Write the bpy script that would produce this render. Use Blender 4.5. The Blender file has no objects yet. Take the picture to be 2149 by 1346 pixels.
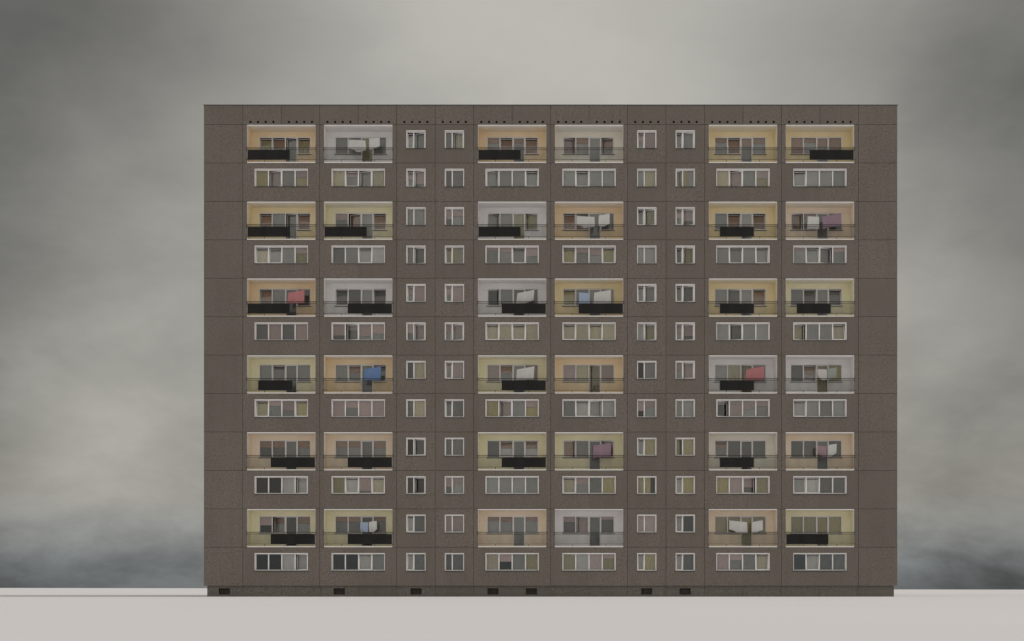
import bpy, math, random
random.seed(7)
R = math.radians
sc = bpy.context.scene
COL = sc.collection

# ---------------------------------------------------------------- sizes (metres)
MOD = 3.0                 # width of one precast panel module
ST = 2.9963               # storey height
ZB = 0.851                # underside of the facade, top of the plinth
ZT = ZB + 12 * ST         # line below the parapet
ZR = 38.31                # top of the parapet
XE = 27.03                # half length of the building
DEEP = 22.0
CAMY, CAMZ, PPM, HX, HY = 100.0, 0.613, 26.917, 1155.5, 1236.0

def at(px, py, y):
    """a measured point of the photograph turned into metres at depth y"""
    s = (1 + y / CAMY) / PPM
    return (px - HX) * s, CAMZ + (HY - py) * s

# ---------------------------------------------------------------- materials
def mat(name):
    m = bpy.data.materials.new(name); m.use_nodes = True
    nt = m.node_tree
    return m, nt, nt.nodes['Principled BSDF']

def N(nt, t, **kw):
    n = nt.nodes.new(t)
    for k, v in kw.items(): setattr(n, k, v)
    return n

def L(nt, a, b): nt.links.new(a, b)

def mixc(nt, fac, a, b, mode='MIX'):
    n = N(nt, 'ShaderNodeMix', data_type='RGBA', blend_type=mode)
    for sock, v in ((n.inputs[0], fac), (n.inputs[6], a), (n.inputs[7], b)):
        if hasattr(v, 'is_linked'): L(nt, v, sock)
        elif isinstance(v, (int, float)): sock.default_value = v
        else: sock.default_value = (*v, 1)
    return n.outputs[2]

def math_(nt, op, a, b=0.0, c=None):
    n = N(nt, 'ShaderNodeMath', operation=op)
    for i, v in enumerate((a, b, c)):
        if v is None: continue
        if hasattr(v, 'is_linked'): L(nt, v, n.inputs[i])
        else: n.inputs[i].default_value = v
    return n.outputs[0]

def noise(nt, vec, scale, detail=4, rough=.5):
    n = N(nt, 'ShaderNodeTexNoise'); n.inputs['Scale'].default_value = scale
    n.inputs['Detail'].default_value = detail; n.inputs['Roughness'].default_value = rough
    if vec is not None: L(nt, vec, n.inputs['Vector'])
    return n.outputs['Fac']

def ramp(nt, fac, *stops):
    n = N(nt, 'ShaderNodeValToRGB'); L(nt, fac, n.inputs[0])
    e = n.color_ramp.elements
    while len(e) < len(stops): e.new(.5)
    for el, (p, c) in zip(e, stops): el.position = p; el.color = (c, c, c, 1) if isinstance(c, (int, float)) else (*c, 1)
    return n.outputs[0]

def mapr(nt, v, a, b, c, d, smooth=False):
    n = N(nt, 'ShaderNodeMapRange')
    if smooth: n.interpolation_type = 'SMOOTHSTEP'
    L(nt, v, n.inputs[0])
    for i, x in enumerate((a, b, c, d)): n.inputs[i + 1].default_value = x
    return n.outputs[0]

def plain(name, rgb, rough=.6, var=.08, scale=3.0, metal=0.0, rnd=0.0, spec=.3):
    m, nt, b = mat(name)
    tc = N(nt, 'ShaderNodeTexCoord')
    f = noise(nt, tc.outputs['Object'], scale, 5, .6)
    lo = tuple(c * (1 - var) for c in rgb); hi = tuple(min(1, c * (1 + var)) for c in rgb)
    c = ramp(nt, f, (.3, lo), (.7, hi))
    if rnd:
        oi = N(nt, 'ShaderNodeObjectInfo')
        k = mapr(nt, oi.outputs['Random'], 0, 1, 1 - rnd, 1)
        n = N(nt, 'ShaderNodeVectorMath', operation='SCALE'); L(nt, c, n.inputs[0]); L(nt, k, n.inputs['Scale']); c = n.outputs[0]
    L(nt, c, b.inputs['Base Color'])
    b.inputs['Roughness'].default_value = rough; b.inputs['Metallic'].default_value = metal
    b.inputs['Specular IOR Level'].default_value = spec
    return m

def concrete(name, rgb, plinth=False):
    m, nt, b = mat(name)
    tc = N(nt, 'ShaderNodeTexCoord'); P = tc.outputs['Object']
    sep = N(nt, 'ShaderNodeSeparateXYZ'); L(nt, P, sep.inputs[0])
    # every precast panel was cast from its own batch: a slightly different tone and coarseness
    px = math_(nt, 'FLOOR', math_(nt, 'DIVIDE', math_(nt, 'ADD', sep.outputs[0], 300.0), MOD))
    pz = math_(nt, 'FLOOR', math_(nt, 'DIVIDE', math_(nt, 'SUBTRACT', sep.outputs[2], ZB - 10 * ST), ST))
    cv = N(nt, 'ShaderNodeCombineXYZ'); L(nt, px, cv.inputs[0]); L(nt, pz, cv.inputs[1])
    wn = N(nt, 'ShaderNodeTexWhiteNoise'); L(nt, cv.outputs[0], wn.inputs['Vector'])
    grain = noise(nt, P, 5.5, 4, .8)
    grit = noise(nt, P, 12.0, 4, .7)
    big = noise(nt, P, .22, 3, .5)
    # streaks washed down the wall
    mp = N(nt, 'ShaderNodeMapping'); L(nt, P, mp.inputs[0]); mp.inputs['Scale'].default_value = (1.6, 1, .12)
    streak = noise(nt, mp.outputs[0], 1.0, 4, .6)
    amp = mapr(nt, wn.outputs['Value'], 0, 1, .25, 1.0)
    g1 = math_(nt, 'MULTIPLY', math_(nt, 'SUBTRACT', grain, .5), math_(nt, 'MULTIPLY', amp, 1.5))
    g2 = math_(nt, 'MULTIPLY', math_(nt, 'SUBTRACT', grit, .5), math_(nt, 'MULTIPLY', amp, 2.4))
    k = math_(nt, 'ADD', math_(nt, 'ADD', g1, g2), 1.0)
    k = math_(nt, 'ADD', k, math_(nt, 'MULTIPLY', math_(nt, 'SUBTRACT', big, .5), .22))
    k = math_(nt, 'ADD', k, math_(nt, 'MULTIPLY', math_(nt, 'SUBTRACT', streak, .5), .22))
    k = math_(nt, 'ADD', k, math_(nt, 'MULTIPLY', math_(nt, 'SUBTRACT', wn.outputs['Value'], .5), .09))
    hue = mixc(nt, ramp(nt, noise(nt, P, 1.3, 4, .6), (.35, 0.0), (.65, 1.0)), rgb, (rgb[0] * .96, rgb[1] * 1.0, rgb[2] * .93))
    n = N(nt, 'ShaderNodeVectorMath', operation='SCALE'); L(nt, hue, n.inputs[0]); L(nt, k, n.inputs['Scale'])
    L(nt, n.outputs[0], b.inputs['Base Color'])
    b.inputs['Roughness'].default_value = .92; b.inputs['Specular IOR Level'].default_value = .2
    bp = N(nt, 'ShaderNodeBump'); bp.inputs['Strength'].default_value = .5; bp.inputs['Distance'].default_value = .02
    L(nt, grit, bp.inputs['Height']); L(nt, bp.outputs[0], b.inputs['Normal'])
    return m

def cloth_mat(name, rgb, lace=.12, scale=14.0, rnd=.25, trans=0.0, stripes=False):
    m, nt, b = mat(name)
    tc = N(nt, 'ShaderNodeTexCoord'); oi = N(nt, 'ShaderNodeObjectInfo')
    ad = N(nt, 'ShaderNodeVectorMath', operation='ADD'); L(nt, tc.outputs['Object'], ad.inputs[0])
    sc_ = N(nt, 'ShaderNodeVectorMath', operation='SCALE'); L(nt, oi.outputs['Random'], sc_.inputs['Scale']); sc_.inputs[0].default_value = (37, 11, 53)
    L(nt, sc_.outputs[0], ad.inputs[1])
    f = noise(nt, ad.outputs[0], scale, 4, .65)
    c = ramp(nt, f, (.3, tuple(x * (1 - lace) for x in rgb)), (.7, tuple(min(1, x * (1 + lace)) for x in rgb)))
    k = mapr(nt, oi.outputs['Random'], 0, 1, 1 - rnd, 1 + rnd * .5)
    n = N(nt, 'ShaderNodeVectorMath', operation='SCALE'); L(nt, c, n.inputs[0]); L(nt, k, n.inputs['Scale'])
    L(nt, n.outputs[0], b.inputs['Base Color'])
    b.inputs['Roughness'].default_value = .9; b.inputs['Specular IOR Level'].default_value = .1
    if trans:
        out = nt.nodes['Material Output']; tr = N(nt, 'ShaderNodeBsdfTranslucent'); L(nt, n.outputs[0], tr.inputs[0])
        mx = N(nt, 'ShaderNodeMixShader'); mx.inputs[0].default_value = trans
        L(nt, b.outputs[0], mx.inputs[1]); L(nt, tr.outputs[0], mx.inputs[2]); L(nt, mx.outputs[0], out.inputs[0])
    return m

def glass_mat():
    m, nt, b = mat('window_glass'); nt.nodes.remove(b); out = nt.nodes['Material Output']
    oi = N(nt, 'ShaderNodeObjectInfo')
    fr = N(nt, 'ShaderNodeFresnel'); fr.inputs['IOR'].default_value = 1.56
    fac = math_(nt, 'MULTIPLY', fr.outputs[0], mapr(nt, oi.outputs['Random'], 0, 1, .8, 1.25))
    tr = N(nt, 'ShaderNodeBsdfTransparent'); tr.inputs[0].default_value = (.975, .972, .968, 1)
    gl = N(nt, 'ShaderNodeBsdfGlossy'); gl.inputs['Roughness'].default_value = .02; gl.inputs[0].default_value = (1, .99, .985, 1)
    tc = N(nt, 'ShaderNodeTexCoord'); bp = N(nt, 'ShaderNodeBump'); bp.inputs['Strength'].default_value = .12; bp.inputs['Distance'].default_value = .004
    L(nt, noise(nt, tc.outputs['Object'], 1.6, 1, .4), bp.inputs['Height']); L(nt, bp.outputs[0], gl.inputs['Normal'])
    mx = N(nt, 'ShaderNodeMixShader'); L(nt, fac, mx.inputs[0]); L(nt, tr.outputs[0], mx.inputs[1]); L(nt, gl.outputs[0], mx.inputs[2])
    L(nt, mx.outputs[0], out.inputs[0])
    return m

M = {
 'facade': concrete('exposed_aggregate_concrete', (.174, .147, .134)),
 'plinth': concrete('plinth_concrete', (.150, .134, .122)),
 'white': plain('white_window_paint', (.88, .86, .85), .45, .04, 4, rnd=.08),
 'dull': plain('balcony_frame_paint', (.80, .78, .765), .5, .05, 4, rnd=.10),
 'ceil': plain('balcony_ceiling_paint', (.86, .84, .83), .85, .03, 1.2),
 'edge': plain('slab_edge_paint', (.80, .78, .75), .8, .06, 2.5),
 'sill': plain('zinc_sill', (.06, .06, .055), .5, .15, 6, metal=.3),
 'floor': plain('balcony_floor_screed', (.46, .44, .42), .9, .12, 3),
 'iron': plain('dark_railing_paint', (.028, .027, .025), .5, .1, 6),
 'screen': plain('dark_corrugated_sheet', (.022, .022, .021), .55, .12, 5, rnd=.2),
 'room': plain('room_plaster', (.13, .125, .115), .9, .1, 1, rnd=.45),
 'dark': plain('shade_dark_hole', (.010, .008, .008), .95, .1, 5),  # near black faces paint in the shade inside vents and grilles
 'mesh': plain('grille_iron', (.016, .014, .013), .7, .2, 8),
 'coping': plain('coping_sheet_metal', (.11, .108, .10), .5, .12, 2, metal=.4),
 'roofing': plain('roof_felt', (.10, .10, .095), .95, .2, 1),
 'glass': glass_mat(),
 'g': cloth_mat('grey_reflection_net', (.53, .545, .53), .04, 3, .40, .25),  # the nets carry the panes' grey sky reflection in their colour
 'l': cloth_mat('pale_reflection_net', (.82, .81, .80), .04, 3, .25, .25),
 'd': cloth_mat('dark_reflection_net', (.17, .175, .168), .06, 3, .3),
 'o': cloth_mat('olive_curtain', (.52, .465, .235), .2, 16, .28, .1),
 'c': cloth_mat('pale_olive_curtain', (.66, .615, .44), .16, 18, .15, .1),
 'p': cloth_mat('dusty_pink_blind', (.60, .465, .45), .12, 10, .25, .1),
 'n': cloth_mat('brown_reflection_tint', (.40, .26, .19), .15, 8, .2),  # brown put in for the dim balcony reflected in its panes
 'wire': plain('line_wire', (.2, .2, .2), .4),
}
WALLS = {
 'orange': plain('orange_wall_paint', (.88, .72, .50), .9, .05, 1.1),
 'gold': plain('golden_wall_paint', (.88, .76, .50), .9, .05, 1.1),
 'yellow': plain('yellow_wall_paint', (.87, .82, .60), .9, .05, 1.1),
 'peach': plain('peach_wall_paint', (.89, .77, .62), .9, .05, 1.1),
 'cream': plain('cream_wall_paint', (.84, .80, .71), .9, .05, 1.1),
 'white': plain('white_wall_paint', (.85, .83, .83), .9, .04, 1.1),
}
for w in WALLS: M['w_' + w] = WALLS[w]
for w, c_ in {'orange': (.86, .77, .64), 'gold': (.86, .79, .63), 'yellow': (.85, .81, .69), 'peach': (.86, .78, .68), 'cream': (.83, .81, .75), 'white': (.84, .83, .82)}.items():
    M['c_' + w] = plain(w + '_ceiling_bounce_tint', c_, .9, .04, 1.2)  # colour bounced from the walls, painted into the white ceiling

# ---------------------------------------------------------------- mesh helpers
class MB:
    def __init__(s): s.v, s.f, s.m, s.names = [], [], [], []
    def mi(s, n):
        if n not in s.names: s.names.append(n)
        return s.names.index(n)
    def quad(s, a, b, c, d, n):
        i = len(s.v); s.v += [a, b, c, d]; s.f.append((i, i + 1, i + 2, i + 3)); s.m.append(s.mi(n))
    def box(s, x0, x1, y0, y1, z0, z1, n, sides='xXyYzZ'):
        i = len(s.v)
        s.v += [(x0, y0, z0), (x1, y0, z0), (x1, y1, z0), (x0, y1, z0), (x0, y0, z1), (x1, y0, z1), (x1, y1, z1), (x0, y1, z1)]
        F = {'z': (0, 3, 2, 1), 'Z': (4, 5, 6, 7), 'y': (0, 1, 5, 4), 'Y': (2, 3, 7, 6), 'x': (0, 4, 7, 3), 'X': (1, 2, 6, 5)}
        for k in sides:
            s.f.append(tuple(i + j for j in F[k])); s.m.append(s.mi(n))
    def mesh(s, name, smooth=False):
        me = bpy.data.meshes.new(name); me.from_pydata(s.v, [], s.f)
        for n in s.names: me.materials.append(M[n])
        me.polygons.foreach_set('material_index', s.m)
        if smooth: me.polygons.foreach_set('use_smooth', [True] * len(s.f))
        me.update(); return me

def add(name, me, parent=None, loc=(0, 0, 0), rot=None, label=None):
    o = bpy.data.objects.new(name, me); COL.objects.link(o); o.location = loc
    if parent: o.parent = parent
    if rot: o.rotation_euler = rot
    if label: o['label'] = label
    return o

def field(mb, xs, zs, fn, n, back=.25, hole=.16):
    """a wall as cells: fn(x, z) gives the depth of a cell's face, or None for an opening"""
    xs = sorted(set(round(x, 5) for x in xs)); zs = sorted(set(round(z, 5) for z in zs))
    nx, nz = len(xs) - 1, len(zs) - 1
    D = [[fn((xs[i] + xs[i + 1]) / 2, (zs[j] + zs[j + 1]) / 2) for j in range(nz)] for i in range(nx)]
    for i in range(nx):
        for j in range(nz):
            d = D[i][j]
            if d is None: continue
            x0, x1, z0, z1 = xs[i], xs[i + 1], zs[j], zs[j + 1]
            mb.quad((x0, d, z0), (x1, d, z0), (x1, d, z1), (x0, d, z1), n)
            for (ii, jj, kind) in ((i - 1, j, 'l'), (i + 1, j, 'r'), (i, j - 1, 'b'), (i, j + 1, 't')):
                if 0 <= ii < nx and 0 <= jj < nz:
                    e = D[ii][jj]; e = d + hole if e is None else e
                else: e = d + back
                if e <= d + 1e-6: continue
                if kind == 'l': mb.quad((x0, e, z0), (x0, d, z0), (x0, d, z1), (x0, e, z1), n)
                if kind == 'r': mb.quad((x1, d, z0), (x1, e, z0), (x1, e, z1), (x1, d, z1), n)
                if kind == 'b': mb.quad((x0, e, z0), (x1, e, z0), (x1, d, z0), (x0, d, z0), n)
                if kind == 't': mb.quad((x0, d, z1), (x1, d, z1), (x1, e, z1), (x0, e, z1), n)

# ---------------------------------------------------------------- what is where
WIDE = {'A': -24.0, 'B': -18.0, 'C': -6.0, 'D': 0.0, 'E': 12.0, 'F': 18.0}     # left joint of each wide bay
NARROW = {'G': -12.0, 'H': -9.0, 'I': 6.0, 'J': 9.0}
OW = 5.316; OM = (6 - OW) / 2                                                  # balcony opening
WW, WH, WZ = 4.15, 1.382, 1.168                                                # wide window
NW, NH, NZ = 1.50, 1.40, 1.148                                                 # narrow window
BW, BH, BZ, BX = 4.08, 1.379, 1.137, .618                                      # window band inside a balcony
def z0(r): return ZB + (12 - r) * ST

WIN = {  # pane codes of the wide windows, by storey from the top
 2: {'A': 'o ps g P4o', 'B': 'c P3gt gs c', 'C': 'gr g g gt', 'D': 'g gt g g', 'E': 'c ps g P4o', 'F': 'gt g g g'},
 4: {'A': 'ct gt g P4o', 'B': 'd g gt l', 'C': 'P2g P3g gt P5g', 'D': 'ot P3g P5g ot', 'E': 'g gt g gt', 'F': 'P2g gt dr P3g'},
 6: {'A': 'd p d p', 'B': 'P7d P3ds P7g P6g', 'C': 'ct c ct c', 'D': 'ct c ct c', 'E': 'g ds g g', 'F': 'or g g ct'},
 8: {'A': 'ot P3g P6g ot', 'B': 'p P4g p p', 'C': 'o ps g P4o', 'D': 'g lt gr g', 'E': 'P2kr p P5g P3g', 'F': 'lt g g g'},
 10: {'A': 'k k l ls', 'B': 'o lt P8g ct', 'C': 'g g g g', 'D': 'ct P5g d o', 'E': 'o p P6dr o', 'F': 'gt lt d d'},
 12: {'A': 'k k l ls', 'B': 'k k lt g', 'C': 'c P5k g o', 'D': 'o l p P3o', 'E': 'p P4g g ct', 'F': 'k lt d d'},
}
NAR = {
 1: ('gt gs', 'g cs', 'P5gt p', 'gt gs'), 2: ('P4gt P7gs', 'd g', 'g c', 'or O5g'),
 3: ('g g', 'P6d P4g', 'gt os', 'P5gt P6ds'), 4: ('g ds', 'ot O5g', 'g g', 'dt os'),
 5: ('P5gt p', 'P5gt p', 'gt gs', 'gt ds'), 6: ('P5g ps', 'P5g ps', 'g os', 'P5gt P6ds'),
 7: ('d c', 'P5gt p', 'k g', 'P5g ps'), 8: ('d c', 'gt d', 'P6k P4g', 'g g'),
 9: ('k ks', 'd g', 'lt o', 'O5k o'), 10: ('k ks', 'P6d P4g', 'o O5k', 'lt o'),
 11: ('lt d', 'p p', 'p p', 'lt k'), 12: ('lt d', 'd d', 'lt o', 'lt d'),
}
BAL = {  # wall colour, panel (L, R, M or -), panes
 1: {'A': ('orange', 'L', 'ot nt gs ot'), 'B': ('white', '-', 'g g o g'), 'C': ('orange', 'L', 'N3g nt N2g nt'), 'D': ('cream', '-', 'pr N3g g N5gs'), 'E': ('gold', '-', 'N3g nt N3g N3g'), 'F': ('gold', 'R', 'n N3g N3g n')},
 3: {'A': ('gold', 'L', 'nt g ds nt'), 'B': ('yellow', 'L', 'P4g ns g nt'), 'C': ('white', 'L', 'gr g c os'), 'D': ('orange', '-', 'nt nt g d'), 'E': ('gold', 'M', 'g nt g nt'), 'F': ('peach', '-', 'nr N3g g k')},
 5: {'A': ('orange', 'L', 'nt g g d'), 'B': ('white', 'R', 'dt d g dt'), 'C': ('white', 'R', 'kr g g d'), 'D': ('gold', 'R', 'ot g g o'), 'E': ('gold', 'M', 'g ds g nt'), 'F': ('yellow', 'M', 'g dt g dt')},
 7: {'A': ('yellow', 'M', 'g dt g g'), 'B': ('orange', '-', 'g N4gt g dt'), 'C': ('yellow', 'R', 'p N4gt g n'), 'D': ('orange', '-', 'p c os p'), 'E': ('white', 'M', 'g c os g'), 'F': ('white', '-', 'd N5gt o o')},
 9: {'A': ('peach', 'R', 'N4d N4d g N4g'), 'B': ('peach', 'R', 'N4g N4g g N4g'), 'C': ('yellow', 'R', 'd N4lt g N4lt'), 'D': ('yellow', '-', 'nr g g ns'), 'E': ('cream', 'M', 'N4gt d d d'), 'F': ('peach', '-', 'd d g d')},
 11: {'A': ('yellow', 'R', 'P5k N4gs d N4g'), 'B': ('yellow', 'R', 'N3g N3g d N3g'), 'C': ('peach', '-', 'N3g N3g g N3g'), 'D': ('white', '-', 'P3d ps d P2d'), 'E': ('peach', '-', 'o o o o'), 'F': ('yellow', 'L', 'o o o o')},
}
SCREEN = {'L': (0.02, 3.33), 'R': (1.85, 5.295), 'M': (.85, 3.52)}

# ---------------------------------------------------------------- the building
bld = bpy.data.objects.new('apartment_building', None); COL.objects.link(bld); bld.empty_display_size = 2
bld['label'] = 'long twelve storey block of brown grey concrete panels with coloured recessed balconies'
bld['category'] = 'apartment building'

GJ = .017                         # half width of a panel joint
holes = []                        # (x0, x1, z0, z1)
for r in BAL:
    for c, x in WIDE.items(): holes.append((x + OM, x + OM + OW, z0(r), z0(r) + ST - GJ))
for r in WIN:
    for c, x in WIDE.items(): holes.append((x + 3 - WW / 2, x + 3 + WW / 2, z0(r) + WZ, z0(r) + WZ + WH))
for r in NAR:
    for c, x in NARROW.items(): holes.append((x + 1.5 - NW / 2, x + 1.5 + NW / 2, z0(r) + NZ, z0(r) + NZ + NH))
vents = []
for i in range(16):
    for t in (.602, 1.2, 1.79, 2.39): vents.append(-24 + i * MOD + t)
vents = [v for v in vents]
VZ, VS = ZT + .205, .08
for v in vents: holes.append((v - VS, v + VS, VZ - VS, VZ + VS))

vj = [-24 + 3 * i for i in range(17)]
bayj = [-24, -18, -12, -9, -6, 0, 6, 9, 12, 18, 24]
xs = [-XE, XE]; zs = [ZB, ZR]
for j in vj: xs += [j - GJ, j + GJ]
for r in range(1, 13): zs += [z0(r - 1) - GJ, z0(r - 1) + GJ]
for h in holes: xs += [h[0], h[1]]; zs += [h[2], h[3]]
import bisect
hrow = {}
for h in holes: hrow.setdefault((round(h[2], 3), round(h[3], 3)), []).append(h)
def facade_depth(x, z):
    for (a, b), hs in hrow.items():
        if a < z < b:
            for h in hs:
                if h[0] < x < h[1]: return None
    if z > ZT:
        if any(abs(x - j) < GJ for j in vj): return .05
    elif any(abs(x - j) < GJ for j in bayj): return .05
    for r in range(0, 12):
        if abs(z - z0(r)) < GJ: return .05
    return 0.0
mb = MB(); field(mb, xs, zs, facade_depth, 'facade')
add('facade', mb.mesh('facade'), bld)

# plinth, set back under the facade
PX, PY = 26.81, .15
GR = [-25.47, -16.49, -10.5, -4.5, -1.5, 7.5, 10.5]
GW, GZ0, GZ1 = .435, .165, .655
xs = [-PX, PX]; zs = [-.6, ZB - .002]
for j in vj: xs += [j - GJ, j + GJ]
for g in GR: xs += [g - GW, g + GW]
zs += [GZ0, GZ1]
def plinth_depth(x, z):
    if GZ0 < z < GZ1 and any(abs(x - g) < GW for g in GR): return None
    if any(abs(x - j) < GJ for j in vj): return PY + .03
    return PY
mb = MB(); field(mb, xs, zs, plinth_depth, 'plinth', back=.3)
add('plinth', mb.mesh('plinth'), bld)

mb = MB()
mb.box(-.02, .02, 0, 0, 0, 0, 'mesh', '')
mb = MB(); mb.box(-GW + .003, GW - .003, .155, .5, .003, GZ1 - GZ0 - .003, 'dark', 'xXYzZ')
for k in range(9):
    x = -GW + .08 + k * (2 * GW - .16) / 8; mb.box(x - .008, x + .008, .03, .05, .003, GZ1 - GZ0 - .003, 'mesh')
for k in range(4):
    z = .09 + k * .105; mb.box(-GW + .003, GW - .003, .052, .066, z - .008, z + .008, 'mesh')
mb.box(-GW + .003, GW - .003, .01, .1, .003, .03, 'mesh'); mb.box(-GW + .003, GW - .003, .01, .1, GZ1 - GZ0 - .03, GZ1 - GZ0 - .003, 'mesh')
gm = mb.mesh('basement_grille')
for g in GR: add('basement_grille', gm, bld, (g, PY, GZ0))

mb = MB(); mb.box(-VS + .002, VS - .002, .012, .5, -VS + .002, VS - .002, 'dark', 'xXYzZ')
vm = mb.mesh('vent_hole')
for v in vents: add('vent_hole', vm, bld, (v, 0, VZ))

# gables, rear wall, roof, coping
mb = MB()
mb.box(-XE, -XE + .24, .26, DEEP, ZB, ZR - .02, 'facade')
add('gable_wall', mb.mesh('gable_wall'), bld)
mb = MB(); mb.box(XE - .24, XE, .26, DEEP, ZB, ZR - .02, 'facade')
add('gable_wall', mb.mesh('gable_wall'), bld)
mb = MB(); mb.box(-XE + .25, XE - .25, DEEP - .3, DEEP - .01, ZB, ZR - .02, 'facade')
add('rear_wall', mb.mesh('rear_wall'), bld)
mb = MB(); mb.box(-PX, PX, .46, DEEP - .2, -.6, ZB - .01, 'plinth')
add('foundation_wall', mb.mesh('foundation_wall'), bld)
mb = MB(); mb.box(-XE + .25, XE - .25, .27, DEEP - .31, ZR - .6, ZR - .4, 'roofing')
add('roof', mb.mesh('roof'), bld)
mb = MB()
mb.box(-XE - .04, XE + .04, -.04, .32, ZR, ZR + .045, 'coping')
mb.box(-XE - .04, XE + .04, DEEP - .32, DEEP + .04, ZR, ZR + .045, 'coping')
mb.box(-XE - .04, -XE + .32, .322, DEEP - .322, ZR, ZR + .045, 'coping')
mb.box(XE - .32, XE + .04, .322, DEEP - .322, ZR, ZR + .045, 'coping')
add('roof_coping', mb.mesh('roof_coping'), bld)

# ---------------------------------------------------------------- windows
_cache = {}
def cached(key, fn):
    if key not in _cache: _cache[key] = fn()
    return _cache[key]

def frame_mesh(w, h, mull, member=.062, ring=.03, mw=.088):
    mb = MB(); e = .003; yf = .222
    # lining of the opening, then the frame set back in it
    for (x0, x1) in ((e, ring), (w - ring, w - e)): mb.box(x0, x1, -.006, yf - .002, .012, h - e, 'white')
    mb.box(ring, w - ring, -.006, yf - .002, h - ring - .012, h - e, 'white')
    a = .02
    mb.box(a, a + member, yf, .285, a, h - a, 'white'); mb.box(w - a - member, w - a, yf, .285, a, h - a, 'white')
    mb.box(a + member, w - a - member, yf, .285, h - a - member - .012, h - a, 'white')
    mb.box(a + member, w - a - member, yf, .285, a, a + member, 'white')
    for m in mull: mb.box(m - mw / 2, m + mw / 2, yf - .006, .286, a + member, h - a - member, 'white')
    return mb.mesh('window_frame')

def pane_mesh(w, h, t=.008):
    mb = MB(); mb.box(-.012, w + .012, 0, t, -.012, h + .012, 'glass')
    return mb.mesh('glass_pane')

def sash_mesh(w, h, m, frame, hinge):
    """sash with its glass; origin at the hinge corner"""
    mb = MB(); x = 0 if hinge != 'r' else -w
    x0, x1 = x, x + w; d = .05
    mb.box(x0, x0 + m, 0, d, 0, h, frame); mb.box(x1 - m, x1, 0, d, 0, h, frame)
    mb.box(x0 + m, x1 - m, 0, d, 0, m, frame); mb.box(x0 + m, x1 - m, 0, d, h - m, h, frame)
    mb.box(x0 + m, x1 - m, .02, .028, m, h - m, 'glass', 'yY')
    mb.box((x0 + .01) if hinge == 'r' else (x1 - .03), (x0 + .03) if hinge == 'r' else (x1 - .01), .05, .075, h * .45, h * .55, frame)
    return mb.mesh('sash')

def curtain_mesh(w, h, kind, wave):
    """hanging cloth with folds, or a flat blind with a bottom bar"""
    mb = MB()
    if wave:
        n = max(6, int(w / .035)); pts = []
        ph = random.uniform(0, 6)
        for i in range(n + 1):
            u = i / n; pts.append((u * w, (.008 if kind in 'oc' else .0008) * math.sin(u * w * 42 + ph) + (.010 * math.sin(u * w * 17 + 2 * ph) if kind in 'oc' else .008 * math.sin(u * w * 5 + ph))))
        for i in range(n):
            (xa, ya), (xb, yb) = pts[i], pts[i + 1]
            mb.quad((xa, ya, 0), (xb, yb, 0), (xb, yb, h), (xa, ya, h), kind)
        return mb.mesh('curtain', True)
    mb.box(0, w, 0, .006, .02, h, kind); mb.box(-.005, w + .005, -.006, .014, 0, .02, kind)
    mb.box(0, w, -.02, .03, h - .045, h + .0, kind)
    return mb.mesh('blind')

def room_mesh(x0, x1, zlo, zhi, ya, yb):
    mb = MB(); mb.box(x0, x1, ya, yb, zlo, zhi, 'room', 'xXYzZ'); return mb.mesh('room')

KN = {'g': ('reflection_net', True), 'l': ('reflection_net', True), 'd': ('reflection_net', True), 'o': ('curtain', True), 'c': ('curtain', True), 'p': ('blind', False), 'n': ('blind', False)}
LB = {'o': 'olive curtain', 'c': 'pale olive curtain', 'p': 'dusty pink blind', 'n': 'brown blind', 'g': 'grey net coloured for the sky reflection', 'l': 'pale grey net coloured for the sky reflection', 'd': 'dark grey net coloured for the sky reflection'}
def parse(t):
    if t[0] in 'PNO': return t[0], int(t[1]) / 10, t[2], (t[3] if len(t) > 3 else '')
    return t[0], 1, None, (t[1] if len(t) > 1 else '')

def fill(parent, tok, x0, x1, za, zb, ybase):
    """cloth behind one pane (a sub-part of the window)"""
    k, fr, under, st = parse(tok)
    dy = ybase + {'': .10, 't': .24, 's': .45, 'r': .45}[st]
    e = .045 if not st else .09
    if st in ('s', 'r'): e = .05
    w, h = x1 - x0 + 2 * e - .0, zb - za + 2 * e
    e = min(e, .048); w = x1 - x0 + 2 * e
    if st == 't': h = zb - za - .075; zb -= .075 + e      # the cloth hangs below the gap of the tilted sash
    if st == 's': x0 += .11; w -= .11
    if st == 'r': w -= .11
    def put(kind, px, pw, pz, ph, y):
        nm, wave = KN[kind]
        me = cached(('cur', kind, round(pw, 2), round(ph, 2), random.randint(0, 2)), lambda: curtain_mesh(pw, ph, kind, wave))
        add(nm, me, parent, (px, y, pz), label=LB[kind])
    if k in KN: put(k, x0 - e, w, za - e, h, dy)
    elif k in 'PN':
        f = min(.95, max(.12, fr + random.uniform(-.04, .04)))
        put({'P': 'p', 'N': 'n'}[k], x0 - e, w, zb + e - h * f, h * f, dy)
        if under != 'k': put(under, x0 - e, w, za - e, h, dy + .09)
    elif k == 'O':
        put('o', x0 - e, w * .56, za - e, h, dy)
        if under != 'k': put(under, x0 - e, w, za - e, h, dy + .09)
    return st

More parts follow.
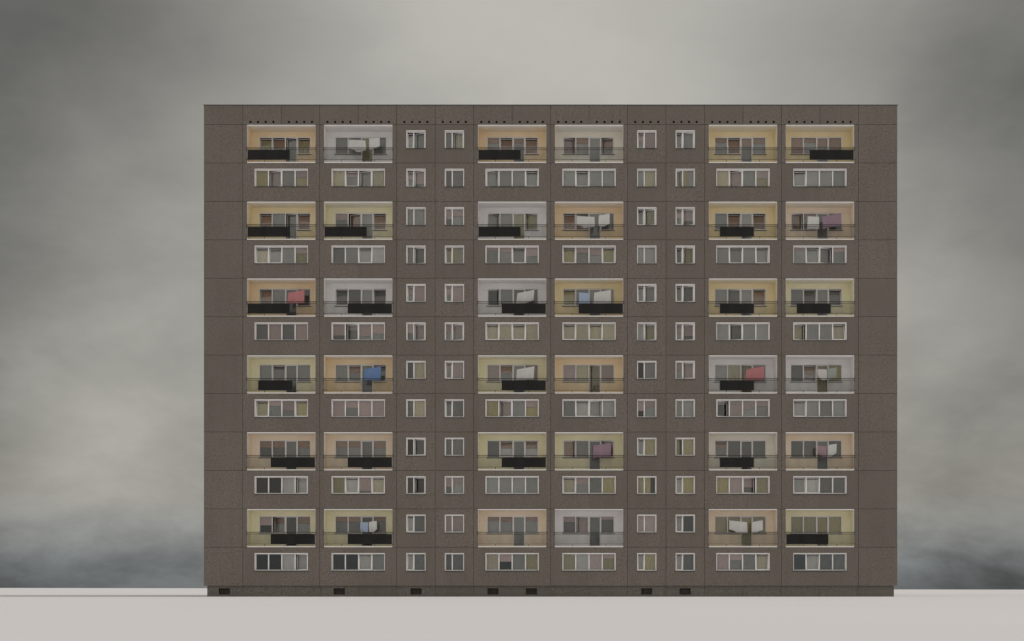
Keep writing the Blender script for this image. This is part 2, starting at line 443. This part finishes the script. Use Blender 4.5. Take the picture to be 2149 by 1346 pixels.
def place_sash(parent, st, x0, x1, za, zb, y, frame='white', name='sash', m=.05, ang=None):
    w, h = x1 - x0, zb - za
    if st == 't':
        me = cached(('sash', round(w, 2), round(h, 2), 'l', frame, m), lambda: sash_mesh(w, h, m, frame, 'l'))
        a = R(random.uniform(7.5, 10.5))
        return add(name, me, parent, (x0, y + .02, za), (-a, 0, 0))
    a = R(ang if ang else random.uniform(15, 21))
    if st == 's':   # hinged on the right, left edge swung into the room
        me = cached(('sash', round(w, 2), round(h, 2), 'r', frame, m), lambda: sash_mesh(w, h, m, frame, 'r'))
        return add(name, me, parent, (x1, y + .01, za), (0, 0, -a))
    me = cached(('sash', round(w, 2), round(h, 2), 'l', frame, m), lambda: sash_mesh(w, h, m, frame, 'l'))
    return add(name, me, parent, (x0, y + .01, za), (0, 0, a))

def window(x, z, w, h, mull, codes, rx, rz):
    fm = cached(('frame', w, h), lambda: frame_mesh(w, h, mull))
    win = add('window', fm, bld, (x, 0, z))
    a = .082
    cuts = [a] + [c for m in mull for c in (m - .044, m + .044)] + [w - a]
    for i, tok in enumerate(codes.split()):
        x0, x1 = cuts[2 * i], cuts[2 * i + 1]
        st = fill(win, tok, x0, x1, a, h - a - .012, .285)
        if st: place_sash(win, st, x0, x1, a, h - a - .012, .25)
        else: add('glass_pane', cached(('pane', round(x1 - x0, 3), round(h, 3)), lambda: pane_mesh(x1 - x0, h - 2 * a - .012)), win, (x0, .25, a), (R(random.uniform(-.25, .25)), 0, R(random.uniform(-.4, .4))))
    mb_ = cached(('sill', w), lambda: (lambda b: (b.box(-.03, w + .03, -.055, .0, -.035, -.002, 'sill'), b.box(.003, w - .003, .001, .215, .0, .010, 'sill'), b.mesh('window_sill'))[-1])(MB()))
    add('window_sill', mb_, win)
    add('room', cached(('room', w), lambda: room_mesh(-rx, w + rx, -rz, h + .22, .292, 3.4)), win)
    return win

for r, row in WIN.items():
    for c, x in WIDE.items():
        window(x + 3 - WW / 2, z0(r) + WZ, WW, WH, [WW / 4, WW / 2, WW * 3 / 4], row[c], .7, .95)
for r, row in NAR.items():
    for c, codes in zip('GHIJ', row):
        window(NARROW[c] + 1.5 - NW / 2, z0(r) + NZ, NW, NH, [.568], codes, .6, .95)

# ---------------------------------------------------------------- balconies
BD = 1.385                                     # depth of the recess
FZ = .085                                       # top of the floor slab
BM = [1.03, 2.075, 3.01]                       # mullions of the band, third field is the door
def balcony_walls(colour):
    mb = MB(); n = 'w_' + colour; H = ST - GJ - .06
    dx0, dx1 = BX + BM[1], BX + BM[2]
    # side walls start just behind the facade panel, whose own concrete edge shows in front of them
    mb.box(-.16, .0, .012, BD + .16, FZ, H, n, 'XYx'); mb.box(OW, OW + .16, .012, BD + .16, FZ, H, n, 'xXY')
    xs = [0, BX, dx0, dx1, BX + BW, OW]; zs = [FZ, BZ, BZ + BH, H]
    def fn(x, z):
        if BX < x < BX + BW and BZ < z < BZ + BH: return None
        if dx0 < x < dx1 and z < BZ + BH: return None
        return BD
    field(mb, xs, zs, fn, n, back=.02, hole=.14)
    # thin white strip up the front edge of both side walls
    for x in (.001, OW - .015): mb.box(x, x + .014, -.004, .06, FZ, H, 'ceil')
    return mb.mesh('balcony')
def ceiling_mesh(colour):
    mb = MB(); mb.box(.0, OW, -.004, .30, ST - GJ - .06, ST - GJ - .002, 'ceil'); mb.box(.0, OW, .30, BD + .1, ST - GJ - .06, ST - GJ - .002, 'c_' + colour); return mb.mesh('ceiling')
def floor_mesh():
    mb = MB(); mb.box(.0, OW, -.012, .03, .004, FZ, 'edge'); mb.box(.0, OW, .03, BD + .1, .004, FZ - .004, 'floor'); return mb.mesh('floor_slab')
def railing_mesh():
    mb = MB(); y = -.035
    zt, zs_, zb = 1.172, 1.022, .245
    mb.box(-.06, OW + .06, y - .014, y + .014, zt - .018, zt + .018, 'iron')
    mb.box(-.05, OW + .05, y - .010, y + .010, zs_ - .012, zs_ + .012, 'iron')
    mb.box(-.05, OW + .05, y - .010, y + .010, zb - .014, zb + .014, 'iron')
    n = 62
    for i in range(n):
        x = .04 + i * (OW - .08) / (n - 1); mb.box(x - .011, x + .011, y - .011, y + .011, zb + .014, zt - .018, 'iron')
    for x in (1.36, OW - 1.36): mb.box(x - .016, x + .016, y - .010, y + .010, .104, zb - .014, 'iron'); mb.box(x - .016, x + .016, y + .010, .10, .104, .13, 'iron')
    for x in (-.055, OW + .055):
        for z in (zt, zs_, zb): mb.box(x - .02, x + .02, y, -.001, z - .03, z + .03, 'iron')
    return mb.mesh('railing')
def screen_mesh(a, b):
    mb = MB(); n = int((b - a) / .045); za, zb = .262, 1.008
    pr = [(a + (b - a) * i / n, -.012 + (.018 if i % 2 else 0)) for i in range(n + 1)]
    for i in range(n):
        (x0, y0), (x1, y1) = pr[i], pr[i + 1]
        mb.quad((x0, y0, za), (x1, y1, za), (x1, y1, zb), (x0, y0, zb), 'screen')
        mb.quad((x1, y1 + .004, za), (x0, y0 + .004, za), (x0, y0 + .004, zb), (x1, y1 + .004, zb), 'screen')
        mb.quad((x0, y0, zb), (x1, y1, zb), (x1, y1 + .004, zb), (x0, y0 + .004, zb), 'screen')
    return mb.mesh('privacy_screen')
def band_mesh():
    mb = MB(); n = 'dull'; m = .065; y0, y1 = .035, .11; w, h = BW, BH
    dx0, dx1 = BM[1], BM[2]; lo = FZ - BZ
    mb.box(.003, m, y0, y1, .003, h - .003, n); mb.box(w - m, w - .003, y0, y1, .003, h - .003, n)
    mb.box(m, w - m, y0, y1, h - m, h - .003, n)
    for x in BM:
        z = .003 if x == BM[0] else lo + .003
        mb.box(x - .045, x + .045, y0 - .004, y1, z, h - m, n)
    for (a, b) in ((m, BM[0] - .045), (BM[0] + .045, BM[1] - .045), (BM[2] + .045, w - m)): mb.box(a, b, y0, y1, .003, m, n)
    mb.box(dx0 + .045, dx1 - .045, y0, y1, lo + .003, lo + .06, n)
    # roller blind cases and a trim round the outside
    return mb.mesh('balcony_window')
LAUNDRY = {}   # filled below: wires per balcony
rail_me, floor_me, band_me = railing_mesh(), floor_mesh(), band_mesh()
COLN = {'orange': 'warm orange', 'gold': 'golden yellow', 'yellow': 'pale yellow', 'peach': 'peach', 'cream': 'cream', 'white': 'white'}
bal_obj = {}
for r, row in BAL.items():
    for c, x in WIDE.items():
        colour, scr, codes = row[c]
        wx, wz = x + OM, z0(r)
        b = add('balcony', cached(('bal', colour), lambda: balcony_walls(colour)), bld, (wx, 0, wz), label='recessed balcony with %s walls' % COLN[colour])
        bal_obj[(r, c)] = b
        add('ceiling', cached(('ceil', colour), lambda: ceiling_mesh(colour)), b); add('floor_slab', floor_me, b); add('railing', rail_me, b)
        if scr != '-':
            a_, b_ = SCREEN[scr]; add('privacy_screen', cached(('scr', scr), lambda: screen_mesh(a_, b_)), b)
        bw = add('balcony_window', band_me, bld, (wx + BX, BD, wz + BZ))
        m = .065; lo = FZ - BZ
        cells = [(m, BM[0] - .045), (BM[0] + .045, BM[1] - .045), (BM[1] + .045, BM[2] - .045), (BM[2] + .045, BW - m)]
        for i, tok in enumerate(codes.split()):
            x0, x1 = cells[i]; door = i == 2
            za, zb = (lo + .06 if door else m), BH - m
            st = fill(bw, tok, x0, x1, za, zb, .105)
            if door:
                me = cached(('door', ), lambda: sash_mesh(x1 - x0, zb - za, .035, 'dull', 'r'))
                a = R(random.uniform(14, 20)) if st in ('s', 'r') else 0
                add('door', me, bw, (x1, .055, za), (0, 0, -a))
            elif st: place_sash(bw, st, x0, x1, za, zb, .06, 'dull', m=.045)
            else: add('glass_pane', cached(('pane', round(x1 - x0, 3), round(zb - za, 3)), lambda: pane_mesh(x1 - x0, zb - za)), bw, (x0, .07, za), (R(random.uniform(-.25, .25)), 0, R(random.uniform(-.4, .4))))
        def sills():
            q = MB(); q.box(-.03, BM[1] + .0, -.055, .03, -.04, -.002, 'sill'); q.box(BM[2] + .0, BW + .03, -.055, .03, -.04, -.002, 'sill'); return q.mesh('window_sill')
        add('window_sill', cached('bsill', sills), bw)
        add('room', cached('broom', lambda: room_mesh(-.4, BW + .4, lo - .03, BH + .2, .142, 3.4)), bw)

# ---------------------------------------------------------------- washing
def laundry_mat(name, rgb): return cloth_mat(name, rgb, .03, 4, .05, .22)
for k, rgb in {'lw': (.78, .77, .76), 'lr': (.60, .27, .28), 'lb': (.20, .32, .58), 'lpb': (.48, .58, .74), 'lv': (.40, .28, .35), 'lg': (.42, .46, .41), 'lp': (.46, .33, .37), 'lk': (.74, .69, .68)}.items():
    M[k] = laundry_mat('cotton_' + k, rgb)
def cloth(name, label, cat, key, top, bottom, y, swing):
    """cloth hanging from its top edge; top and bottom are polylines left to right"""
    def samp(pl, u):
        d = [0]
        for a, b in zip(pl, pl[1:]): d.append(d[-1] + math.hypot(b[0] - a[0], b[1] - a[1]))
        t = u * d[-1]
        for i in range(len(pl) - 1):
            if t <= d[i + 1] + 1e-9:
                f = (t - d[i]) / max(1e-9, d[i + 1] - d[i]); return (pl[i][0] + (pl[i + 1][0] - pl[i][0]) * f, pl[i][1] + (pl[i + 1][1] - pl[i][1]) * f)
        return pl[-1]
    nu, nv = 28, 16; V = []; ph = random.uniform(0, 6)
    for j in range(nv + 1):
        v = j / nv
        for i in range(nu + 1):
            u = i / nu; a, b = samp(top, u), samp(bottom, u)
            px, py = a[0] + (b[0] - a[0]) * v, a[1] + (b[1] - a[1]) * v
            yy = y + v * (.05 * math.sin(u * 7 + ph) + .025 * math.sin(u * 15 + 2 * ph + v * 2)) + swing * v * v
            X, Z = at(px, py, y)
            V.append((X, yy, Z))
    t = .004; cx = sum(v[0] for v in V) / len(V); ztop = max(v[2] for v in V)
    mb = MB(); k = len(V)
    mb.v = [(a - cx, b_ - y, c_ - ztop) for a, b_, c_ in V] + [(a - cx, b_ - y + t, c_ - ztop) for a, b_, c_ in V]
    mb.mi(key); W = nu + 1
    for j in range(nv):
        for i in range(nu):
            q = j * W + i
            mb.f.append((q, q + W, q + W + 1, q + 1)); mb.m.append(0)
            mb.f.append((q + k, q + 1 + k, q + W + 1 + k, q + W + k)); mb.m.append(0)
    ring = [i for i in range(W)] + [j * W + nu for j in range(1, nv + 1)] + [nv * W + i for i in range(nu - 1, -1, -1)] + [j * W for j in range(nv - 1, 0, -1)]
    for a, b in zip(ring, ring[1:] + ring[:1]): mb.f.append((a, b, b + k, a + k)); mb.m.append(0)
    o = add(name, mb.mesh(name, True), None, (cx, y, ztop)); o['label'] = label; o['category'] = cat; o['group'] = 'washing hung out on the balconies'
    return [at(p[0], p[1], y) for p in (top[0], top[-1])]
YL = .5
WASH = [
 (1, 'B', 'bed_sheet', 'broad white sheet, left of two, on the top floor white balcony', 'sheet', 'lw', [(732.1, 293.6), (766.9, 295)], [(731.5, 313), (740, 314.5), (744, 315.8), (749.5, 320.4), (768.8, 316.5)]),
 (1, 'B', 'bed_sheet', 'narrower white sheet, right of two, on the top floor white balcony', 'sheet', 'lw', [(774.7, 291.1), (796.8, 288.6)], [(774.7, 315.5), (783.5, 313.6), (797.2, 307.7)]),
 (3, 'D', 'bed_sheet', 'broad ragged white sheet, left of two, on the orange balcony second from top', 'sheet', 'lw', [(1210.6, 453.5), (1247.8, 455.4)], [(1209.9, 472.1), (1222.8, 475.2), (1225, 480.3), (1248.7, 475.6)]),
 (3, 'D', 'bed_sheet', 'slanting white sheet, right of two, on the orange balcony second from top', 'sheet', 'lw', [(1256.4, 452.3), (1279.7, 448.2)], [(1255.9, 474.5), (1266.9, 476.3), (1279.7, 469.3)]),
 (3, 'F', 'bed_sheet', 'upright white sheet hanging beside the large purple sheet', 'sheet', 'lw', [(1695.1, 454.2), (1718.8, 455.1)], [(1693.9, 481.9), (1705.5, 480.3), (1718.8, 481.4)]),
 (3, 'F', 'bed_sheet', 'large purple sheet on the rightmost balcony, beside a white sheet', 'sheet', 'lv', [(1725.3, 454.7), (1765.3, 447.7)], [(1726.5, 482.6), (1740.4, 477.9), (1764.9, 474.9)]),
 (5, 'A', 'bed_sheet', 'red sheet on the leftmost orange balcony', 'sheet', 'lr', [(605.2, 614.7), (638.9, 608.4)], [(602.4, 637.5), (638.4, 636.3)]),
 (5, 'C', 'bed_sheet', 'single white sheet slanting up to the right on a white balcony', 'sheet', 'lw', [(1085.9, 615.8), (1121.5, 608.4)], [(1083, 637.5), (1103, 636.5), (1120.3, 629.5)]),
 (5, 'D', 'bath_towel', 'pale blue towel beside a white sheet on a golden balcony', 'towel', 'lpb', [(1215.2, 614.2), (1237.8, 615.8)], [(1214.5, 638.5), (1237.3, 638.5)]),
 (5, 'D', 'bed_sheet', 'white sheet right of the pale blue towel on a golden balcony', 'sheet', 'lw', [(1247.1, 614.7), (1282.5, 608.4)], [(1245.2, 637.8), (1282.7, 637.8)]),
 (7, 'B', 'bed_sheet', 'bright blue sheet on an orange balcony without a dark screen', 'sheet', 'lb', [(765.2, 775.4), (799.7, 769.1)], [(762.9, 799.8), (799, 797.5)]),
 (7, 'C', 'bed_sheet', 'single white sheet above a dark screen on a pale yellow balcony', 'sheet', 'lw', [(1084.9, 775.8), (1121.5, 768.9)], [(1083.1, 797.9), (1120.3, 797)]),
 (7, 'E', 'bed_sheet', 'red sheet on the white balcony with a dark screen', 'sheet', 'lr', [(1566.6, 775.4), (1604.3, 768.4)], [(1562.4, 797.9), (1603.2, 797.5)]),
 (7, 'F', 'bath_towel', 'off white towel with pointed hem beside a grey green towel', 'towel', 'lk', [(1716, 774.9), (1735.3, 775.8)], [(1716.5, 791.7), (1726.5, 799.1), (1735.3, 797.5)]),
 (7, 'F', 'bath_towel', 'grey green towel on the rightmost white balcony', 'towel', 'lg', [(1736.5, 774.2), (1756.3, 771.4)], [(1736, 796), (1740.4, 797.5), (1755.6, 791)]),
 (9, 'D', 'bed_sheet', 'mauve sheet on a pale yellow balcony with bare railing', 'sheet', 'lv', [(1245.2, 935.4), (1282.5, 929.6)], [(1243.6, 962.1), (1282.5, 957.5)]),
 (9, 'F', 'bath_towel', 'mauve pink towel beside a white towel on the rightmost peach balcony', 'towel', 'lp', [(1716, 935.4), (1735.3, 936.5)], [(1716, 951.7), (1727.6, 959.1), (1735.3, 959.3)]),
 (9, 'F', 'bath_towel', 'white towel right of the mauve pink towel', 'towel', 'lw', [(1737.6, 934.2), (1756, 931.9)], [(1737.6, 957.5), (1742.8, 959.3), (1755.6, 951)]),
 (11, 'B', 'bath_towel', 'pale blue towel on the lowest row of balconies', 'towel', 'lpb', [(755.9, 1096.1), (772.7, 1096.5)], [(755.9, 1111.7), (766.4, 1118.6), (772.7, 1118.6)]),
 (11, 'B', 'bath_towel', 'white towel right of the pale blue towel on the lowest yellow balcony', 'towel', 'lw', [(774.1, 1095.8), (790.8, 1093.5)], [(774.1, 1117.5), (782.7, 1118.6), (790.8, 1111)]),
 (11, 'E', 'bed_sheet', 'broad ragged white sheet, left of two, on the lowest peach balcony', 'sheet', 'lw', [(1530.6, 1092.3), (1567.8, 1096.1)], [(1529.9, 1111), (1542.8, 1115.2), (1545.5, 1119.8), (1569, 1119.1)]),
 (11, 'E', 'bed_sheet', 'slanting white sheet, right of two, on the lowest peach balcony', 'sheet', 'lw', [(1578, 1096.1), (1600.8, 1091.9)], [(1577.6, 1117.5), (1581, 1119.1), (1601.5, 1112.8)]),
]
wires = {}
for (r, c, nm, lab, cat, key, top, bot) in WASH:
    ends = cloth(nm, lab, cat, key, top, bot, YL, random.uniform(-.06, .1))
    wires.setdefault((r, c), []).extend(ends)
def wire_mesh(pts):
    mb = MB(); t = .0025
    for (xa, za), (xb, zb) in zip(pts, pts[1:]):
        i = len(mb.v)
        for (x, z) in ((xa, za), (xb, zb)): mb.v += [(x, YL - t, z - t), (x, YL + t, z - t), (x, YL + t, z + t), (x, YL - t, z + t)]
        for q in range(4): mb.f.append((i + q, i + (q + 1) % 4, i + 4 + (q + 1) % 4, i + 4 + q)); mb.m.append(mb.mi('wire'))
    return mb.mesh('clothes_line')
for (r, c), pts in wires.items():
    b = bal_obj[(r, c)]; ox, oz = b.location.x, b.location.z
    pl = [(p[0] - ox, p[1] - oz + .002) for p in pts]
    zavg = sum(p[1] for p in pl) / len(pl) + .15
    add('clothes_line', wire_mesh([(0, zavg)] + pl + [(OW, zavg)]), b)

# ---------------------------------------------------------------- ground
m, nt, bs = mat('pale_ground')
tc = N(nt, 'ShaderNodeTexCoord'); P = tc.outputs['Object']
a = noise(nt, P, .03, 4, .5); b2 = noise(nt, P, 3.0, 6, .7)
k = math_(nt, 'ADD', math_(nt, 'MULTIPLY', a, .05), math_(nt, 'MULTIPLY', b2, .03))
c = ramp(nt, k, (.02, (.608, .588, .605)), (.06, (.650, .630, .648)))
L(nt, c, bs.inputs['Base Color']); bs.inputs['Roughness'].default_value = .95; bs.inputs['Specular IOR Level'].default_value = .1
bp = N(nt, 'ShaderNodeBump'); bp.inputs['Strength'].default_value = .15; bp.inputs['Distance'].default_value = .02; L(nt, b2, bp.inputs['Height']); L(nt, bp.outputs[0], bs.inputs['Normal'])
M['ground'] = m
gx = [-9000, -3000, -1000, -400, -150, -60, -27, 0, 27, 60, 150, 400, 1000, 3000, 9000]
gy = [-1500, -400, -100, 0, 20, 60, 120, 250, 500, 1000, 2500, 6000, 12000]
def gz(x, y):   # the plain falls away very gently to the right far behind the block
    k = max(0.0, min(1.0, (y - 20) / 400)); return -.0017 * (x + 27) * k if y > 20 else 0.0
mb = MB(); mb.mi('ground'); V = [(x, y, gz(x, y)) for y in gy for x in gx]; W = len(gx)
mb.v = V
for j in range(len(gy) - 1):
    for i in range(W - 1): q = j * W + i; mb.f.append((q, q + 1, q + W + 1, q + W)); mb.m.append(0)
g = add('ground', mb.mesh('ground'), None); g['kind'] = 'structure'; g['label'] = 'flat pale grey ground reaching to the horizon'; g['category'] = 'ground'

# ---------------------------------------------------------------- sky and light
SUN_EL, SUN_AZ = 36.0, 89.3      # azimuth from +Y towards +X
w = bpy.data.worlds.new('World'); sc.world = w; w.use_nodes = True
nt = w.node_tree; bg = nt.nodes['Background']
sky = N(nt, 'ShaderNodeTexSky', sky_type='NISHITA'); sky.sun_disc = False
sky.sun_elevation = R(SUN_EL); sky.sun_rotation = R(SUN_AZ); sky.dust_density = 3; sky.air_density = 1.5
tc = N(nt, 'ShaderNodeTexCoord'); D = tc.outputs['Generated']
def blob(px, py, rad, wt):
    """a brighter or darker mass of cloud around one direction of the sky"""
    v = ((px - HX) / PPM / CAMY, 1.0, (HY - py) / PPM / CAMY); l = math.sqrt(sum(q * q for q in v)); v = tuple(q / l for q in v)
    n = N(nt, 'ShaderNodeVectorMath', operation='DISTANCE'); L(nt, warp, n.inputs[0]); n.inputs[1].default_value = v
    return mapr(nt, n.outputs['Value'], 0, rad, wt, 0, True)
# warp the direction so that cloud edges come out ragged
wn = N(nt, 'ShaderNodeTexNoise'); wn.inputs['Scale'].default_value = 3.2; wn.inputs['Detail'].default_value = 4; wn.inputs['Roughness'].default_value = .5; L(nt, D, wn.inputs['Vector'])
ws = N(nt, 'ShaderNodeVectorMath', operation='SUBTRACT'); L(nt, wn.outputs['Color'], ws.inputs[0]); ws.inputs[1].default_value = (.5, .5, .5)
wsc = N(nt, 'ShaderNodeVectorMath', operation='SCALE'); L(nt, ws.outputs[0], wsc.inputs[0]); wsc.inputs['Scale'].default_value = .15
wa = N(nt, 'ShaderNodeVectorMath', operation='ADD'); L(nt, D, wa.inputs[0]); L(nt, wsc.outputs[0], wa.inputs[1]); warp = wa.outputs[0]
sep = N(nt, 'ShaderNodeSeparateXYZ'); L(nt, D, sep.inputs[0])
mp = N(nt, 'ShaderNodeMapping'); L(nt, warp, mp.inputs[0]); mp.inputs['Scale'].default_value = (1, 1, 1.7); mp.inputs['Rotation'].default_value = (0, R(-25), 0)
n1 = noise(nt, mp.outputs[0], 3.6, 6, .48)
val = mapr(nt, n1, .25, .75, -.045, .045)
# the underside of the cloud deck seen in perspective: broken wisps that crowd together towards the horizon
zz = math_(nt, 'ADD', math_(nt, 'ABSOLUTE', sep.outputs[2]), .55)
cp = N(nt, 'ShaderNodeCombineXYZ'); L(nt, math_(nt, 'DIVIDE', sep.outputs[0], zz), cp.inputs[0]); L(nt, math_(nt, 'DIVIDE', sep.outputs[1], zz), cp.inputs[1]); L(nt, math_(nt, 'MULTIPLY', sep.outputs[2], 1.6), cp.inputs[2])
n3n = N(nt, 'ShaderNodeTexNoise'); n3n.inputs['Scale'].default_value = 5.0; n3n.inputs['Detail'].default_value = 9; n3n.inputs['Roughness'].default_value = .6; n3n.inputs['Distortion'].default_value = .15
L(nt, cp.outputs[0], n3n.inputs['Vector'])
val = math_(nt, 'ADD', val, math_(nt, 'MULTIPLY', mapr(nt, n3n.outputs['Fac'], .33, .67, -.036, .040, True), mapr(nt, sep.outputs[2], .06, .34, 1, .5)))
BASE = .275
val = math_(nt, 'ADD', val, BASE)
BLOBS = [(1100, 60, .36, .125), (1250, 150, .26, .04), (420, 430, .16, .06), (330, 930, .13, .08), (200, 850, .10, .03), (1960, 600, .13, .07),
         (0, 0, .26, -.10), (-80, 500, .20, -.05), (-60, 800, .14, -.05), (2200, 0, .28, -.12), (2230, 600, .20, -.06), (2200, 1000, .12, -.02),
         (2149, 1260, .13, -.05), (0, 1240, .06, -.03), (1900, 780, .10, .02), (240, 130, .12, -.02)]
for bb in BLOBS: val = math_(nt, 'ADD', val, blob(*bb))
# a slate band of cloud lies along the horizon
val = math_(nt, 'ADD', val, mapr(nt, math_(nt, 'ADD', sep.outputs[2], math_(nt, 'MULTIPLY', math_(nt, 'SUBTRACT', n3n.outputs['Fac'], .5), .05)), .0, .062, -.135, 0, True))
# behind the viewer: murky towards the horizon, brighter and more open higher up
back = mapr(nt, sep.outputs[1], .25, -.35, 0, 1, True)
elev = mapr(nt, sep.outputs[2], .0, .42, .53, .62, True)
n2 = mapr(nt, noise(nt, mp.outputs[0], 2.2, 5, .5), .3, .7, .75, 1.25)
backv = math_(nt, 'MULTIPLY', elev, n2)
mxv = N(nt, 'ShaderNodeMix', data_type='FLOAT'); L(nt, back, mxv.inputs[0]); L(nt, val, mxv.inputs[2]); L(nt, backv, mxv.inputs[3])
zen = mapr(nt, sep.outputs[2], .45, .95, 0, .12, True)
val = math_(nt, 'MAXIMUM', math_(nt, 'ADD', mxv.outputs[0], zen), .05)
tint = mixc(nt, mapr(nt, sep.outputs[2], .02, .07, 0, 1), (.94, 1.0, 1.02), (1.03, 1.0, .91))
vs = N(nt, 'ShaderNodeVectorMath', operation='SCALE'); L(nt, tint, vs.inputs[0]); L(nt, val, vs.inputs['Scale'])
sk = N(nt, 'ShaderNodeVectorMath', operation='SCALE'); L(nt, sky.outputs[0], sk.inputs[0]); sk.inputs['Scale'].default_value = .004
al = N(nt, 'ShaderNodeVectorMath', operation='ADD'); L(nt, vs.outputs[0], al.inputs[0]); L(nt, sk.outputs[0], al.inputs[1])
L(nt, al.outputs[0], bg.inputs[0]); bg.inputs[1].default_value = 1.0

sd = bpy.data.lights.new('sun', 'SUN'); sd.energy = 2.0; sd.angle = R(.6); sd.color = (1, .97, .93)
so = bpy.data.objects.new('sun', sd); COL.objects.link(so); so.location = (200, 0, 200)
from mathutils import Vector
d = Vector((math.sin(R(SUN_AZ)) * math.cos(R(SUN_EL)), math.cos(R(SUN_AZ)) * math.cos(R(SUN_EL)), math.sin(R(SUN_EL))))
so.rotation_euler = d.to_track_quat('Z', 'Y').to_euler()

# ---------------------------------------------------------------- camera
cd = bpy.data.cameras.new('camera'); co = bpy.data.objects.new('camera', cd); COL.objects.link(co); sc.camera = co
cd.sensor_width = 36; cd.lens = PPM * CAMY / 2149 * 36
cd.shift_x = (1074.5 - HX) / 2149; cd.shift_y = (HY - 673) / 2149
cd.clip_end = 30000; cd.clip_start = .5
co.location = (0, -CAMY, CAMZ); co.rotation_euler = (R(90), 0, 0)

sc.view_settings.view_transform = 'Standard'; sc.view_settings.look = 'None'; sc.view_settings.gamma = 1; sc.view_settings.exposure = 0
sc.render.film_transparent = False
cy = sc.cycles; cy.use_denoising = True; cy.max_bounces = 8; cy.transparent_max_bounces = 16; cy.diffuse_bounces = 5; cy.glossy_bounces = 4
sc.render.resolution_x = 1024; sc.render.resolution_y = 641
